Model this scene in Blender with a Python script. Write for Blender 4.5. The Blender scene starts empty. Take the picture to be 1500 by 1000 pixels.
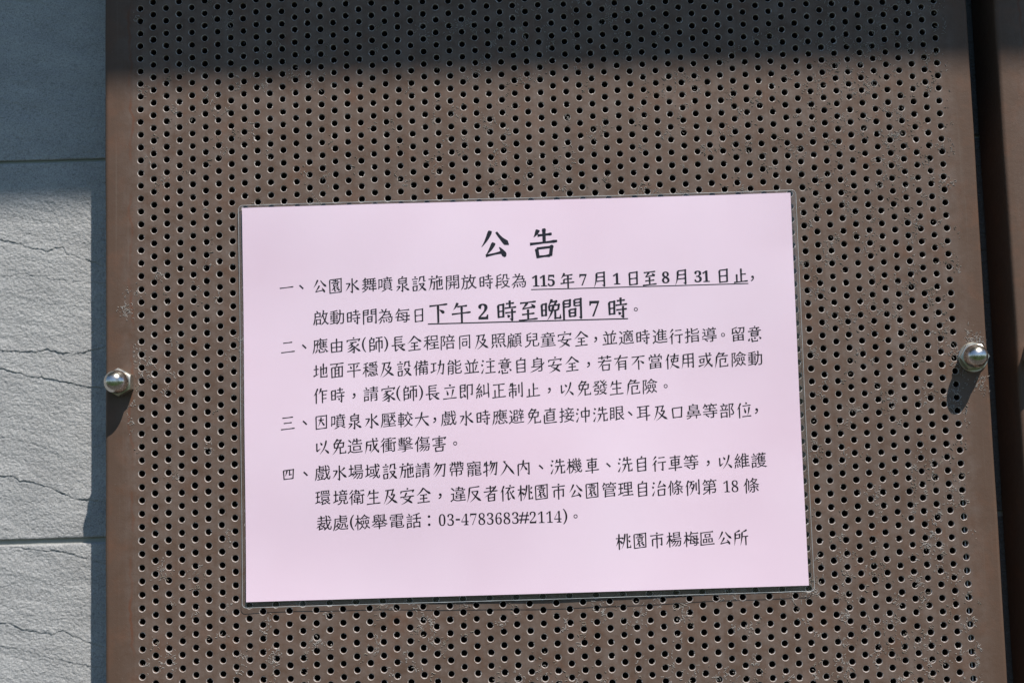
import bpy, math, random
import numpy as np
from mathutils import Matrix, Vector
from mathutils.geometry import delaunay_2d_cdt

random.seed(7)
rng = np.random.default_rng(7)
scene = bpy.context.scene
col = scene.collection

# ------------------------------------------------------------------ camera, sky, sun, exposure
# The panel face is the plane y = 0, facing -y.  Millimetre coordinates on it: X right, Y up, W into the wall.
Z0 = 1.70
def P(X, Y, W=0.0):
    return ((X - 222.0) / 1000.0, W / 1000.0, Z0 + Y / 1000.0)

cam_d = bpy.data.cameras.new("camera")
cam = bpy.data.objects.new("camera", cam_d)
col.objects.link(cam)
cam_d.sensor_width = 36.0
cam_d.lens = 43.68
cam_d.clip_start = 0.02
cam_d.clip_end = 2000.0
right = Vector((0.99957, -0.00570, -0.02871))
down = Vector((-0.02812, 0.08533, -0.99596))
fwd = Vector((0.00812, 0.99634, 0.08513))
down = (down - right * down.dot(right)).normalized()
fwd = right.cross(-down) * -1 if right.cross(-down).dot(fwd) < 0 else right.cross(-down)
m = Matrix((right, -down, -fwd)).transposed().to_4x4()
m.translation = Vector(P(193.604, -246.029, -666.046))
cam.matrix_world = m
scene.camera = cam

sun_dir = Vector((0.575, -1.0, 1.72)).normalized()          # towards the sun
elev = math.asin(sun_dir.z)
azim = math.atan2(sun_dir.x, sun_dir.y)
world = bpy.data.worlds.new("World")
scene.world = world
world.use_nodes = True
wn = world.node_tree
sky = wn.nodes.new("ShaderNodeTexSky")
sky.sky_type = 'NISHITA'
sky.sun_disc = False
sky.sun_elevation = elev
sky.sun_rotation = azim
sky.air_density = 1.0
sky.dust_density = 0.1
sky.ozone_density = 3.5
bg = wn.nodes["Background"]
bg.inputs["Strength"].default_value = 0.094
wn.links.new(sky.outputs[0], bg.inputs["Color"])

sun_l = bpy.data.lights.new("sun", 'SUN')
sun_l.energy = 4.4
sun_l.angle = math.radians(0.53)
sun_l.color = (1.0, 0.955, 0.88)
sun = bpy.data.objects.new("sun", sun_l)
col.objects.link(sun)
sun.rotation_euler = sun_dir.to_track_quat('Z', 'Y').to_euler()
sun.location = (1, -2, 4)

scene.view_settings.view_transform = 'Standard'
scene.view_settings.look = 'None'
scene.view_settings.exposure = 0.45
scene.view_settings.gamma = 1.0

# ------------------------------------------------------------------ helpers
def tag(o, label=None, cat=None, group=None, kind=None):
    if label: o["label"] = label
    if cat: o["category"] = cat
    if group: o["group"] = group
    if kind: o["kind"] = kind
    return o

def empty(name, loc):
    o = bpy.data.objects.new(name, None)
    o.location = loc
    o.empty_display_size = 0.02
    col.objects.link(o)
    return o

def mesh_np(name, V, F, mat, parent=None, smooth=False, mats=None, midx=None):
    """V: n x 3 world positions; F: list of index arrays (k x 3 or k x 4)."""
    me = bpy.data.meshes.new(name)
    V = np.asarray(V, dtype=np.float32)
    if not isinstance(F, list): F = [F]
    F = [np.asarray(f, dtype=np.int32) for f in F if len(f)]
    loops = np.concatenate([f.ravel() for f in F])
    tot = np.concatenate([np.full(len(f), f.shape[1], dtype=np.int32) for f in F])
    start = np.concatenate([[0], np.cumsum(tot)[:-1]]).astype(np.int32)
    me.vertices.add(len(V)); me.vertices.foreach_set("co", V.ravel())
    me.loops.add(len(loops)); me.loops.foreach_set("vertex_index", loops)
    me.polygons.add(len(tot))
    me.polygons.foreach_set("loop_start", start)
    me.polygons.foreach_set("loop_total", tot)
    me.update(calc_edges=True)
    me.validate()
    if mats:
        for mm in mats: me.materials.append(mm)
        if midx is not None: me.polygons.foreach_set("material_index", np.asarray(midx, dtype=np.int32))
    else:
        me.materials.append(mat)
    me.polygons.foreach_set("use_smooth", np.full(len(tot), bool(smooth)))
    o = bpy.data.objects.new(name, me)
    col.objects.link(o)
    if parent:
        o.parent = parent
        # vertices are world positions: take the parent's place off them
        off = np.array(parent.location, dtype=np.float32)
        me.vertices.foreach_set("co", (V - off).ravel())
    return o

def PW(A):
    A = np.asarray(A, dtype=float)
    return np.stack([(A[:, 0] - 222.0) / 1000.0, A[:, 2] / 1000.0, Z0 + A[:, 1] / 1000.0], 1)

def _hash(ix, iy, s):
    h = (ix.astype(np.int64) * 374761393 + iy.astype(np.int64) * 668265263 + s * 974634777) & 0x7fffffff
    h = ((h ^ (h >> 13)) * 1274126177) & 0x7fffffff
    h = h ^ (h >> 16)
    return (h & 0xffff) / 65535.0

def vnoise(x, y, s=0):
    ix = np.floor(x); iy = np.floor(y)
    fx = x - ix; fy = y - iy
    fx = fx * fx * fx * (fx * (fx * 6 - 15) + 10); fy = fy * fy * fy * (fy * (fy * 6 - 15) + 10)
    a = _hash(ix, iy, s); b = _hash(ix + 1, iy, s); c = _hash(ix, iy + 1, s); d = _hash(ix + 1, iy + 1, s)
    return (a + (b - a) * fx) * (1 - fy) + (c + (d - c) * fx) * fy - 0.5

def fbm(x, y, octv=4, s=0, gain=0.5):
    r = 0; a = 1.0
    for k in range(octv):
        r = r + a * vnoise(x * 2 ** k, y * 2 ** k, s + k * 17)
        a *= gain
    return r

# ------------------------------------------------------------------ material helpers
class NT:
    def __init__(self, name):
        self.m = bpy.data.materials.new(name); self.m.use_nodes = True
        self.t = self.m.node_tree
        self.b = self.t.nodes["Principled BSDF"]
        self.tc = self.t.nodes.new("ShaderNodeTexCoord")
        self.geo = self.t.nodes.new("ShaderNodeNewGeometry")
    def n(self, typ, **kw):
        nd = self.t.nodes.new(typ)
        for k, v in kw.items():
            if k.startswith("i_"):
                nd.inputs[k[2:].replace("_", " ")].default_value = v
            else:
                setattr(nd, k, v)
        return nd
    def l(self, a, b): self.t.links.new(a, b)
    def pos(self): return self.geo.outputs["Position"]
    def mapping(self, scale=(1, 1, 1), rot=(0, 0, 0), src=None):
        mp = self.n("ShaderNodeMapping")
        mp.inputs["Scale"].default_value = scale
        mp.inputs["Rotation"].default_value = rot
        self.l(src or self.pos(), mp.inputs["Vector"])
        return mp.outputs[0]
    def noise(self, scale, detail=4, rough=0.55, vec=None, dist=0.0):
        nz = self.n("ShaderNodeTexNoise")
        nz.inputs["Scale"].default_value = scale
        nz.inputs["Detail"].default_value = detail
        nz.inputs["Roughness"].default_value = rough
        nz.inputs["Distortion"].default_value = dist
        self.l(vec or self.pos(), nz.inputs["Vector"])
        return nz.outputs["Fac"]
    def ramp(self, src, stops):
        r = self.n("ShaderNodeValToRGB")
        e = r.color_ramp.elements
        while len(e) < len(stops): e.new(0.5)
        for k, (p, c) in enumerate(stops):
            e[k].position = p
            e[k].color = (c, c, c, 1) if isinstance(c, (int, float)) else (*c, 1)
        self.l(src, r.inputs[0])
        return r.outputs["Color"]
    def mix(self, fac, a, b, mode='MIX'):
        x = self.n("ShaderNodeMix"); x.data_type = 'RGBA'; x.blend_type = mode
        for s, v in ((x.inputs[0], fac), (x.inputs[6], a), (x.inputs[7], b)):
            if isinstance(v, (int, float)): s.default_value = v
            elif isinstance(v, tuple): s.default_value = (*v, 1)
            else: self.l(v, s)
        return x.outputs[2]
    def math(self, op, a, b=0.0, clamp=False):
        x = self.n("ShaderNodeMath", operation=op); x.use_clamp = clamp
        for s, v in ((x.inputs[0], a), (x.inputs[1], b)):
            if isinstance(v, (int, float)): s.default_value = v
            else: self.l(v, s)
        return x.outputs[0]
    def bump(self, h, strength, dist, normal=None):
        b = self.n("ShaderNodeBump")
        b.inputs["Strength"].default_value = strength
        b.inputs["Distance"].default_value = dist
        self.l(h, b.inputs["Height"])
        if normal: self.l(normal, b.inputs["Normal"])
        return b.outputs[0]
    def xyz(self, src=None):
        s = self.n("ShaderNodeSeparateXYZ"); self.l(src or self.pos(), s.inputs[0]); return s.outputs

# brown powder-coated steel
def panel_material(name, wear=False):
    M = NT(name)
    b = M.b
    base = M.mix(M.noise(14, 5, 0.6), (0.084, 0.050, 0.034), (0.108, 0.066, 0.047))
    # dull pinkish / rusty patches
    pat = M.ramp(M.noise(60, 5, 0.62, dist=0.4), [(0.50, 0.0), (0.74, 1.0)])
    base = M.mix(M.math('MULTIPLY', pat, 0.65), base, (0.135, 0.066, 0.040))
    # dust film, held in the perforated field (follows the field, not the light)
    x, y, z = M.xyz(M.tc.outputs["Object"])[:3]
    e1 = M.ramp(M.math('MULTIPLY', M.math('ADD', x, 0.0), 1.0), [(0.0, 0.0), (1.0, 0.0)])
    d = M.math('ABSOLUTE', M.math('SUBTRACT', x, 0.2375))
    inner = M.n("ShaderNodeMapRange"); inner.interpolation_type = 'SMOOTHSTEP'
    inner.inputs[1].default_value = 0.236; inner.inputs[2].default_value = 0.216
    inner.inputs[3].default_value = 0.08; inner.inputs[4].default_value = 1.0
    M.l(d, inner.inputs[0])
    streak = M.noise(1.0, 4, 0.6, vec=M.mapping((210, 1, 9)))
    dn = M.math('MULTIPLY', M.ramp(M.noise(95, 6, 0.7), [(0.36, 0.08), (0.70, 0.92)]),
                M.ramp(streak, [(0.3, 0.45), (0.7, 1.0)]))
    dust = M.math('MULTIPLY', M.math('MULTIPLY', dn, inner.outputs[0]), 0.75)
    base = M.mix(dust, base, (0.200, 0.162, 0.144))
    # drips down the margins
    drip = M.ramp(M.noise(1.0, 3, 0.5, vec=M.mapping((420, 1, 6))), [(0.60, 0.0), (0.72, 1.0)])
    base = M.mix(M.math('MULTIPLY', drip, 0.14), base, (0.20, 0.17, 0.145))
    # tiny specks
    sp = M.ramp(M.noise(900, 2, 0.5), [(0.70, 0.0), (0.76, 1.0)])
    base = M.mix(M.math('MULTIPLY', sp, 0.30), base, (0.30, 0.26, 0.23))
    wz = M.math('MULTIPLY', M.math('SUBTRACT', M.noise(38, 3, 0.6, vec=M.mapping((0, 0, 1), src=M.tc.outputs["Object"])), 0.5), 0.012)
    dx_ = M.math('ABSOLUTE', M.math('SUBTRACT', M.math('ADD', x, wz), 0.0142))
    run = M.n("ShaderNodeMapRange"); run.inputs[1].default_value = 0.0011; run.inputs[2].default_value = 0.0002
    run.inputs[3].default_value = 0.0; run.inputs[4].default_value = 1.0
    M.l(dx_, run.inputs[0])
    brk = M.ramp(M.noise(26, 3, 0.6, vec=M.mapping((0, 0, 1), src=M.tc.outputs["Object"])), [(0.42, 0.0), (0.58, 1.0)])
    base = M.mix(M.math('MULTIPLY', M.math('MULTIPLY', run.outputs[0], brk), 0.55), base, (0.13, 0.045, 0.022))
    if wear:
        w = M.ramp(M.noise(420, 4, 0.7), [(0.30, 0.25), (0.60, 1.0)])
        base = M.mix(M.math('MULTIPLY', w, 0.8), base, (0.52, 0.48, 0.46))
    M.l(base, b.inputs["Base Color"])
    rg = M.ramp(M.noise(70, 5, 0.65), [(0.3, 0.48), (0.75, 0.60)])
    M.l(rg, b.inputs["Roughness"])
    b.inputs["Specular IOR Level"].default_value = 0.20
    h = M.math('ADD', M.math('MULTIPLY', M.noise(1500, 3, 0.6), 0.35), M.noise(260, 5, 0.65))
    M.l(M.bump(h, 0.35, 0.00045), b.inputs["Normal"])
    return M.m

mat_panel = panel_material("brown_powder_coat")
mat_rim = panel_material("worn_hole_rim", wear=True)

def tile_material():
    M = NT("slate_look_tile"); b = M.b
    g = M.noise(30, 6, 0.6, vec=M.mapping((1, 1, 2.2), (0, 0.18, 0)))
    base = M.mix(M.ramp(g, [(0.3, 0.0), (0.7, 1.0)]), (0.335, 0.330, 0.330), (0.425, 0.420, 0.418))
    sp = M.ramp(M.noise(1300, 3, 0.65), [(0.30, 0.62), (0.55, 1.0), (0.75, 1.18)])
    base = M.mix(1.0, base, sp, 'MULTIPLY')
    dk = M.ramp(M.noise(520, 5, 0.7, vec=M.mapping((1, 1, 1.8), (0, 0.2, 0))), [(0.28, 0.55), (0.45, 1.0)])
    base = M.mix(1.0, base, dk, 'MULTIPLY')
    # dirt kept in the crack lines
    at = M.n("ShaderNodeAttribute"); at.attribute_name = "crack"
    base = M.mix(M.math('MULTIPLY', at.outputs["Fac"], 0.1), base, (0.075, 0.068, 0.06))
    shade_at = M.n("ShaderNodeAttribute"); shade_at.attribute_name = "gap_shade"
    base = M.mix(M.math('MULTIPLY', shade_at.outputs["Fac"], 0.85), base, (0.055, 0.055, 0.058))  # shade in the gap between the panels, painted into the tile colour
    M.l(base, b.inputs["Base Color"])
    b.inputs["Roughness"].default_value = 0.72
    b.inputs["Specular IOR Level"].default_value = 0.3
    h = M.math('ADD', M.math('MULTIPLY', M.noise(1500, 4, 0.7), 0.6), M.noise(480, 5, 0.65, vec=M.mapping((1, 1, 1.9), (0, 0.22, 0))))
    M.l(M.bump(h, 0.75, 0.0007), b.inputs["Normal"])
    return M.m
mat_tile = tile_material()

def simple(name, c1, c2, scale, rough, bump=0.3, dist=0.001, metallic=0.0, spec=0.5):
    M = NT(name); b = M.b
    M.l(M.mix(M.noise(scale, 5, 0.6), c1, c2), b.inputs["Base Color"])
    b.inputs["Roughness"].default_value = rough
    b.inputs["Metallic"].default_value = metallic
    b.inputs["Specular IOR Level"].default_value = spec
    if bump: M.l(M.bump(M.noise(scale * 4, 4, 0.6), bump, dist), b.inputs["Normal"])
    return M.m
mat_grout = simple("grout", (0.24, 0.245, 0.22), (0.33, 0.33, 0.30), 200, 0.9)
mat_canopy = simple("painted_canopy", (0.45, 0.45, 0.44), (0.52, 0.51, 0.50), 20, 0.6)
mat_grass = simple("lawn", (0.022, 0.042, 0.010), (0.040, 0.068, 0.018), 1.2, 0.95, 0.6, 0.02, spec=0.1)
mat_paving = simple("paving", (0.045, 0.040, 0.036), (0.065, 0.058, 0.052), 12, 0.85)
mat_hill = simple("wooded_hills", (0.02, 0.04, 0.02), (0.04, 0.07, 0.03), 0.15, 1.0, 0.0, spec=0.0)
mat_web = simple("dust_fibre", (0.30, 0.27, 0.25), (0.52, 0.49, 0.46), 700, 0.9, 0.0, spec=0.2)
mat_crust = simple("dirt_crust", (0.16, 0.13, 0.10), (0.34, 0.30, 0.26), 500, 0.9, 0.0, spec=0.2)
mat_wire = simple("galvanised_wire", (0.55, 0.55, 0.55), (0.7, 0.7, 0.7), 300, 0.4, 0.0)

def steel_material():
    M = NT("stainless_steel"); b = M.b
    sm = M.noise(260, 5, 0.65)
    M.l(M.mix(M.ramp(M.noise(420, 4, 0.6), [(0.45, 0.0), (0.72, 1.0)]), (0.60, 0.57, 0.53), (0.36, 0.31, 0.25)), b.inputs["Base Color"])
    b.inputs["Metallic"].default_value = 1.0
    M.l(M.ramp(sm, [(0.35, 0.20), (0.75, 0.34)]), b.inputs["Roughness"])
    M.l(M.bump(M.noise(900, 3, 0.6), 0.10, 0.0002), b.inputs["Normal"])
    return M.m
mat_steel = steel_material()
mat_hexsteel = simple("nut_flats", (0.55, 0.52, 0.46), (0.40, 0.36, 0.30), 350, 0.36, 0.2, 0.0002, metallic=0.9)

def paper_material():
    M = NT("pink_paper"); b = M.b
    c = M.mix(M.ramp(M.noise(7, 3, 0.5), [(0.35, 0.0), (0.65, 1.0)]), (0.780, 0.580, 0.680), (0.830, 0.655, 0.752))
    c = M.mix(M.math('MULTIPLY', M.noise(700, 3, 0.6), 0.12), c, (0.70, 0.55, 0.68))
    M.l(c, b.inputs["Base Color"])
    b.inputs["Roughness"].default_value = 0.7
    b.inputs["Specular IOR Level"].default_value = 0.2
    return M.m
mat_paper = paper_material()
mat_ink = simple("toner", (0.008, 0.006, 0.010), (0.014, 0.011, 0.016), 300, 0.6, 0.0, spec=0.1)

def film_material():
    m_ = bpy.data.materials.new("clear_film"); m_.use_nodes = True
    t = m_.node_tree; t.nodes.clear()
    out = t.nodes.new("ShaderNodeOutputMaterial")
    mx = t.nodes.new("ShaderNodeMixShader")
    tr = t.nodes.new("ShaderNodeBsdfTransparent"); tr.inputs[0].default_value = (0.965, 0.97, 0.975, 1)
    gl = t.nodes.new("ShaderNodeBsdfGlossy"); gl.inputs["Roughness"].default_value = 0.16
    def mth(op, a, b=0.0, clamp=False):
        x = t.nodes.new("ShaderNodeMath"); x.operation = op; x.use_clamp = clamp
        for s_, v_ in ((x.inputs[0], a), (x.inputs[1], b)):
            if isinstance(v_, (int, float)): s_.default_value = v_
            else: t.links.new(v_, s_)
        return x.outputs[0]
    nz = t.nodes.new("ShaderNodeTexNoise"); nz.inputs["Scale"].default_value = 22; nz.inputs["Detail"].default_value = 3
    ge = t.nodes.new("ShaderNodeNewGeometry")
    bp = t.nodes.new("ShaderNodeBump"); bp.inputs["Strength"].default_value = 0.14; bp.inputs["Distance"].default_value = 0.006
    L = t.links.new
    L(ge.outputs["Position"], nz.inputs["Vector"]); L(nz.outputs["Fac"], bp.inputs["Height"])
    L(bp.outputs[0], gl.inputs["Normal"])
    vd = t.nodes.new("ShaderNodeVectorMath"); vd.operation = 'DOT_PRODUCT'
    L(ge.outputs["Incoming"], vd.inputs[0]); L(ge.outputs["Normal"], vd.inputs[1])
    om = mth('SUBTRACT', 1.0, mth('ABSOLUTE', vd.outputs["Value"]), True)
    L(mth('ADD', mth('MULTIPLY', mth('POWER', om, 5.0), 0.95), 0.026), mx.inputs[0])
    df = t.nodes.new("ShaderNodeBsdfDiffuse"); df.inputs[0].default_value = (0.8, 0.82, 0.84, 1)
    m2 = t.nodes.new("ShaderNodeMixShader"); m2.inputs[0].default_value = 0.003
    L(tr.outputs[0], m2.inputs[1]); L(df.outputs[0], m2.inputs[2])
    L(m2.outputs[0], mx.inputs[1]); L(gl.outputs[0], mx.inputs[2]); L(mx.outputs[0], out.inputs[0])
    return m_
mat_film = film_material()

# ------------------------------------------------------------------ ground, paving, hills
def box_mm(name, x0, x1, y0, y1, w0, w1, mat, parent=None, bev=0.0):
    V = [(x, y, w) for x in (x0, x1) for y in (y0, y1) for w in (w0, w1)]
    F = [(0, 1, 3, 2), (4, 6, 7, 5), (0, 4, 5, 1), (2, 3, 7, 6), (0, 2, 6, 4), (1, 5, 7, 3)]
    return mesh_np(name, PW(V), [np.array(F)], mat, parent)

g = mesh_np("ground", [(-400, -400, 0), (400, -400, 0), (400, 400, 0), (-400, 400, 0)], [np.array([[0, 1, 2, 3]])], mat_grass)
tag(g, kind="structure")
pv = mesh_np("pavement", [(-8, -1.6, 0.004), (8, -1.6, 0.004), (8, 0.3, 0.004), (-8, 0.3, 0.004)], [np.array([[0, 1, 2, 3]])], mat_paving)
tag(pv, kind="structure")
# distant wooded ridge opposite the wall (seen only mirrored in the nuts and the film)
hv = []; hf = []
NX = 90
for k in range(NX + 1):
    a = math.radians(195 + 150 * k / NX)
    for j, (rr, hh) in enumerate(((150, 0.0), (175, 1.0), (230, 0.6))):
        h = 9 + 4 * math.sin(k * 0.21) + 2.5 * math.sin(k * 0.77 + 1) + random.uniform(-0.8, 0.8)
        hv.append((rr * math.cos(a), rr * math.sin(a), -0.5 + hh * h))
for k in range(NX):
    for j in range(2):
        a = k * 3 + j
        hf.append((a, a + 3, a + 4, a + 1))
tag(mesh_np("hills", hv, [np.array(hf)], mat_hill), kind="structure")

# ------------------------------------------------------------------ tiled wall
WD = 34.0                      # depth of the tile face behind the panel face (mm)
PITCH = 214.9
JY = -75.6                     # a joint centre line
CR = [
 [(-90,-85),(-82.2,-87.6),(-78.3,-92.4),(-70.6,-93.8),(-62,-96)],
 [(-89.8,-120.4),(-82.8,-121.4),(-74.3,-124.8),(-66.6,-126.5),(-62.7,-127.8),(-58.8,-125.6),(-54.2,-125.7),(-51.9,-129.3),(-47.2,-130.6),(-43.4,-132.7),(-30,-137)],
 [(-89.7,-141.2),(-74.2,-140.4),(-66.5,-141.8),(-60.7,-144.7),(-54.9,-144.1),(-47.2,-145.5),(-30,-147)],
 [(-89.4,-183.1),(-81.7,-184.1),(-70.2,-184.8),(-62.5,-183.8),(-54.8,-185.6),(-47.2,-186.6),(-30,-183)],
 [(-89.3,-193.5),(-85.5,-194.8),(-77.8,-196.9),(-70.2,-198.7),(-58.6,-200.5),(-51,-202.3),(-43.3,-204.8),(-30,-206)],
 [(-89,-253.6),(-81.3,-254.2),(-77.5,-256.5),(-71.8,-257.1),(-66.1,-259.5),(-60.4,-260.8),(-54.7,-264),(-49,-266.5),(-40.2,-268.2),(-30,-270)],
 [(-88.7,-291.8),(-77.3,-293.4),(-66,-295.6),(-54.6,-296.2),(-47,-298.6),(-30,-304)],
 [(-88.4,-334),(-82.8,-335.3),(-77.1,-338.4),(-69.6,-339.8),(-60.2,-341.5),(-53.8,-339.5),(-48.9,-342.3),(-44,-344.6),(-30,-350)],
 [(-88.5,-324.3),(-80.9,-327.5),(-77.2,-330.3),(-68,-331)],
 [(-88.4,-346.7),(-73.3,-350.8),(-58.2,-355),(-30,-361)],
 [(-90.7,20),(-67.1,17.3),(-31.7,7.1),(-20,5)],
 [(-90.3,-39.2),(-74.7,-42.8),(-55.1,-50.2),(-31.7,-58),(-20,-60)],
 [(-89.1,-231.9),(-70,-236.2),(-54.7,-241.2),(-30,-245)],
]
CA = [0.5, 1.25, 0.6, 1.2, 1.25, 1.3, 0.9, 1.2, 0.6, 0.6, 0.5, 0.55, 0.35]

def tile_height(X, Y):
    """relief of the cleft face in mm (towards the viewer) and crack mask"""
    sh = Y + 0.22 * X
    h = 0.34 * fbm(X / 26, sh / 9, 4, 3)                                    # lazy layered swells
    lay = fbm(X / 34, sh / 7.0, 3, 40)
    h += 0.27 * (np.floor(lay * 7) / 7 + (np.clip((lay * 7) % 1, 0, .25) * 4) / 7)  # cleft terraces
    h += 0.17 * fbm(X / 2.2, sh / 1.7, 3, 80, 0.6)
    h += 0.30 * fbm(X / 1.0, sh / 0.85, 2, 120, 0.6)
    mask = np.zeros_like(h)
    for k, (pl, a) in enumerate(zip(CR, CA)):
        px = np.array([p[0] for p in pl]); py = np.array([p[1] for p in pl])
        yc = np.interp(X, px, py) + 0.9 * fbm(X / 3.0, X * 0 + k, 3, 200 + k)
        fade = np.clip((px[-1] + 2 - X) / 4, 0, 1) * np.clip((X - px[0] + 30) / 4, 0, 1)
        wob = 0.55 + 0.9 * (0.5 + vnoise(X / 6.0, X * 0 + k * 3.1, 300 + k))
        dz = Y - yc
        h += a * fade * wob * 0.34 * np.where(dz > 0, np.exp(-dz / 5.0), 0)
        h -= a * fade * wob * 0.32 * np.exp(-(dz / 0.30) ** 2)
        mask = np.maximum(mask, np.clip(a * 0.75 * wob, 0, 1) * fade * np.exp(-(dz / 0.45) ** 2))
    return h, mask

def make_tile(parent, x0, x1, y0, y1, dense):
    if dense:
        xs = np.concatenate([np.arange(x0, -96, 6.0), np.arange(-96, -14, 0.42), np.arange(-14, x1, 12.0), [x1]])
        n = int((y1 - y0) / 0.42)
    else:
        xs = np.linspace(x0, x1, 12); n = 6
    ys = np.linspace(y0, y1, n + 1)
    X, Y = np.meshgrid(xs, ys)
    h, mk = tile_height(X, Y)
    if not dense: h = h * 0.0; mk = mk * 0
    ed = np.minimum(Y - y0, y1 - Y)
    h = h * np.clip(ed / 1.2, 0, 1) - 0.5 * np.exp(-(ed / 0.35) ** 2)
    nx, ny = len(xs), len(ys)
    V = np.stack([X.ravel(), Y.ravel(), WD - h.ravel()], 1)
    idx = np.arange(nx * ny).reshape(ny, nx)
    F = np.stack([idx[:-1, :-1].ravel(), idx[:-1, 1:].ravel(), idx[1:, 1:].ravel(), idx[1:, :-1].ravel()], 1)
    b = np.concatenate([idx[0, :], idx[1:, -1], idx[-1, -2::-1], idx[-2:0:-1, 0]])
    back = V[b].copy(); back[:, 2] = WD + 9
    o0 = len(V); nb = len(b)
    k = np.arange(nb); k2 = (k + 1) % nb
    S = np.stack([b[k], o0 + k, o0 + k2, b[k2]], 1)
    V = np.concatenate([V, back])
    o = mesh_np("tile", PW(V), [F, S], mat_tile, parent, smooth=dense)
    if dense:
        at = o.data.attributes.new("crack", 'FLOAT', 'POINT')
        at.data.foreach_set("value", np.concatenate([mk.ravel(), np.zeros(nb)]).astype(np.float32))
        shade_mask = np.clip((X - 440) / 8, 0, 1) * np.clip((486 - X) / 8, 0, 1)  # painted gap shade: full behind the gap, fading out on both sides
        at = o.data.attributes.new("gap_shade", 'FLOAT', 'POINT')
        at.data.foreach_set("value", np.concatenate([shade_mask.ravel(), np.zeros(nb)]).astype(np.float32))
    return o

wall = empty("tiled_wall", (P(222, 0)[0], (WD + 9) / 1000, 0))
tag(wall, "grey slate-look stone tile wall behind the brown perforated panels", "wall")
gb = box_mm("grout_bed", -1400, 2000, -1700, 1000, WD + 1.8, WD + 160, mat_grout, wall)
TX = [(-1393, -762), (-760, -131.5), (-128.5, 500), (503, 1132), (1135, 1764)]
proto = None
for r in range(-8, 5):
    yc1 = JY + PITCH * (r + 1); yc0 = JY + PITCH * r
    gl = 1.5 if r in (-1,) else 1.5
    y0 = yc0 + (0.9 if r == 0 else 1.5)
    y1 = yc1 - (0.9 if r == -1 else 1.5)
    y1 = min(y1, 990)
    for c, (x0, x1) in enumerate(TX):
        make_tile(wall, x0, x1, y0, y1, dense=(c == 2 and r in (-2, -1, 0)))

# ------------------------------------------------------------------ canopy that shades the top of the wall
cnp = empty("canopy", P(300, 886, 0))
tag(cnp, "pale overhanging canopy slab above the panels", "canopy")
box_mm("canopy_slab", -1400, 2000, 900, 980, -520, WD + 12, mat_canopy, cnp)
box_mm("canopy_fascia", -1400, 2000, 886, 1000, -540, -351, mat_canopy, cnp)

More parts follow.
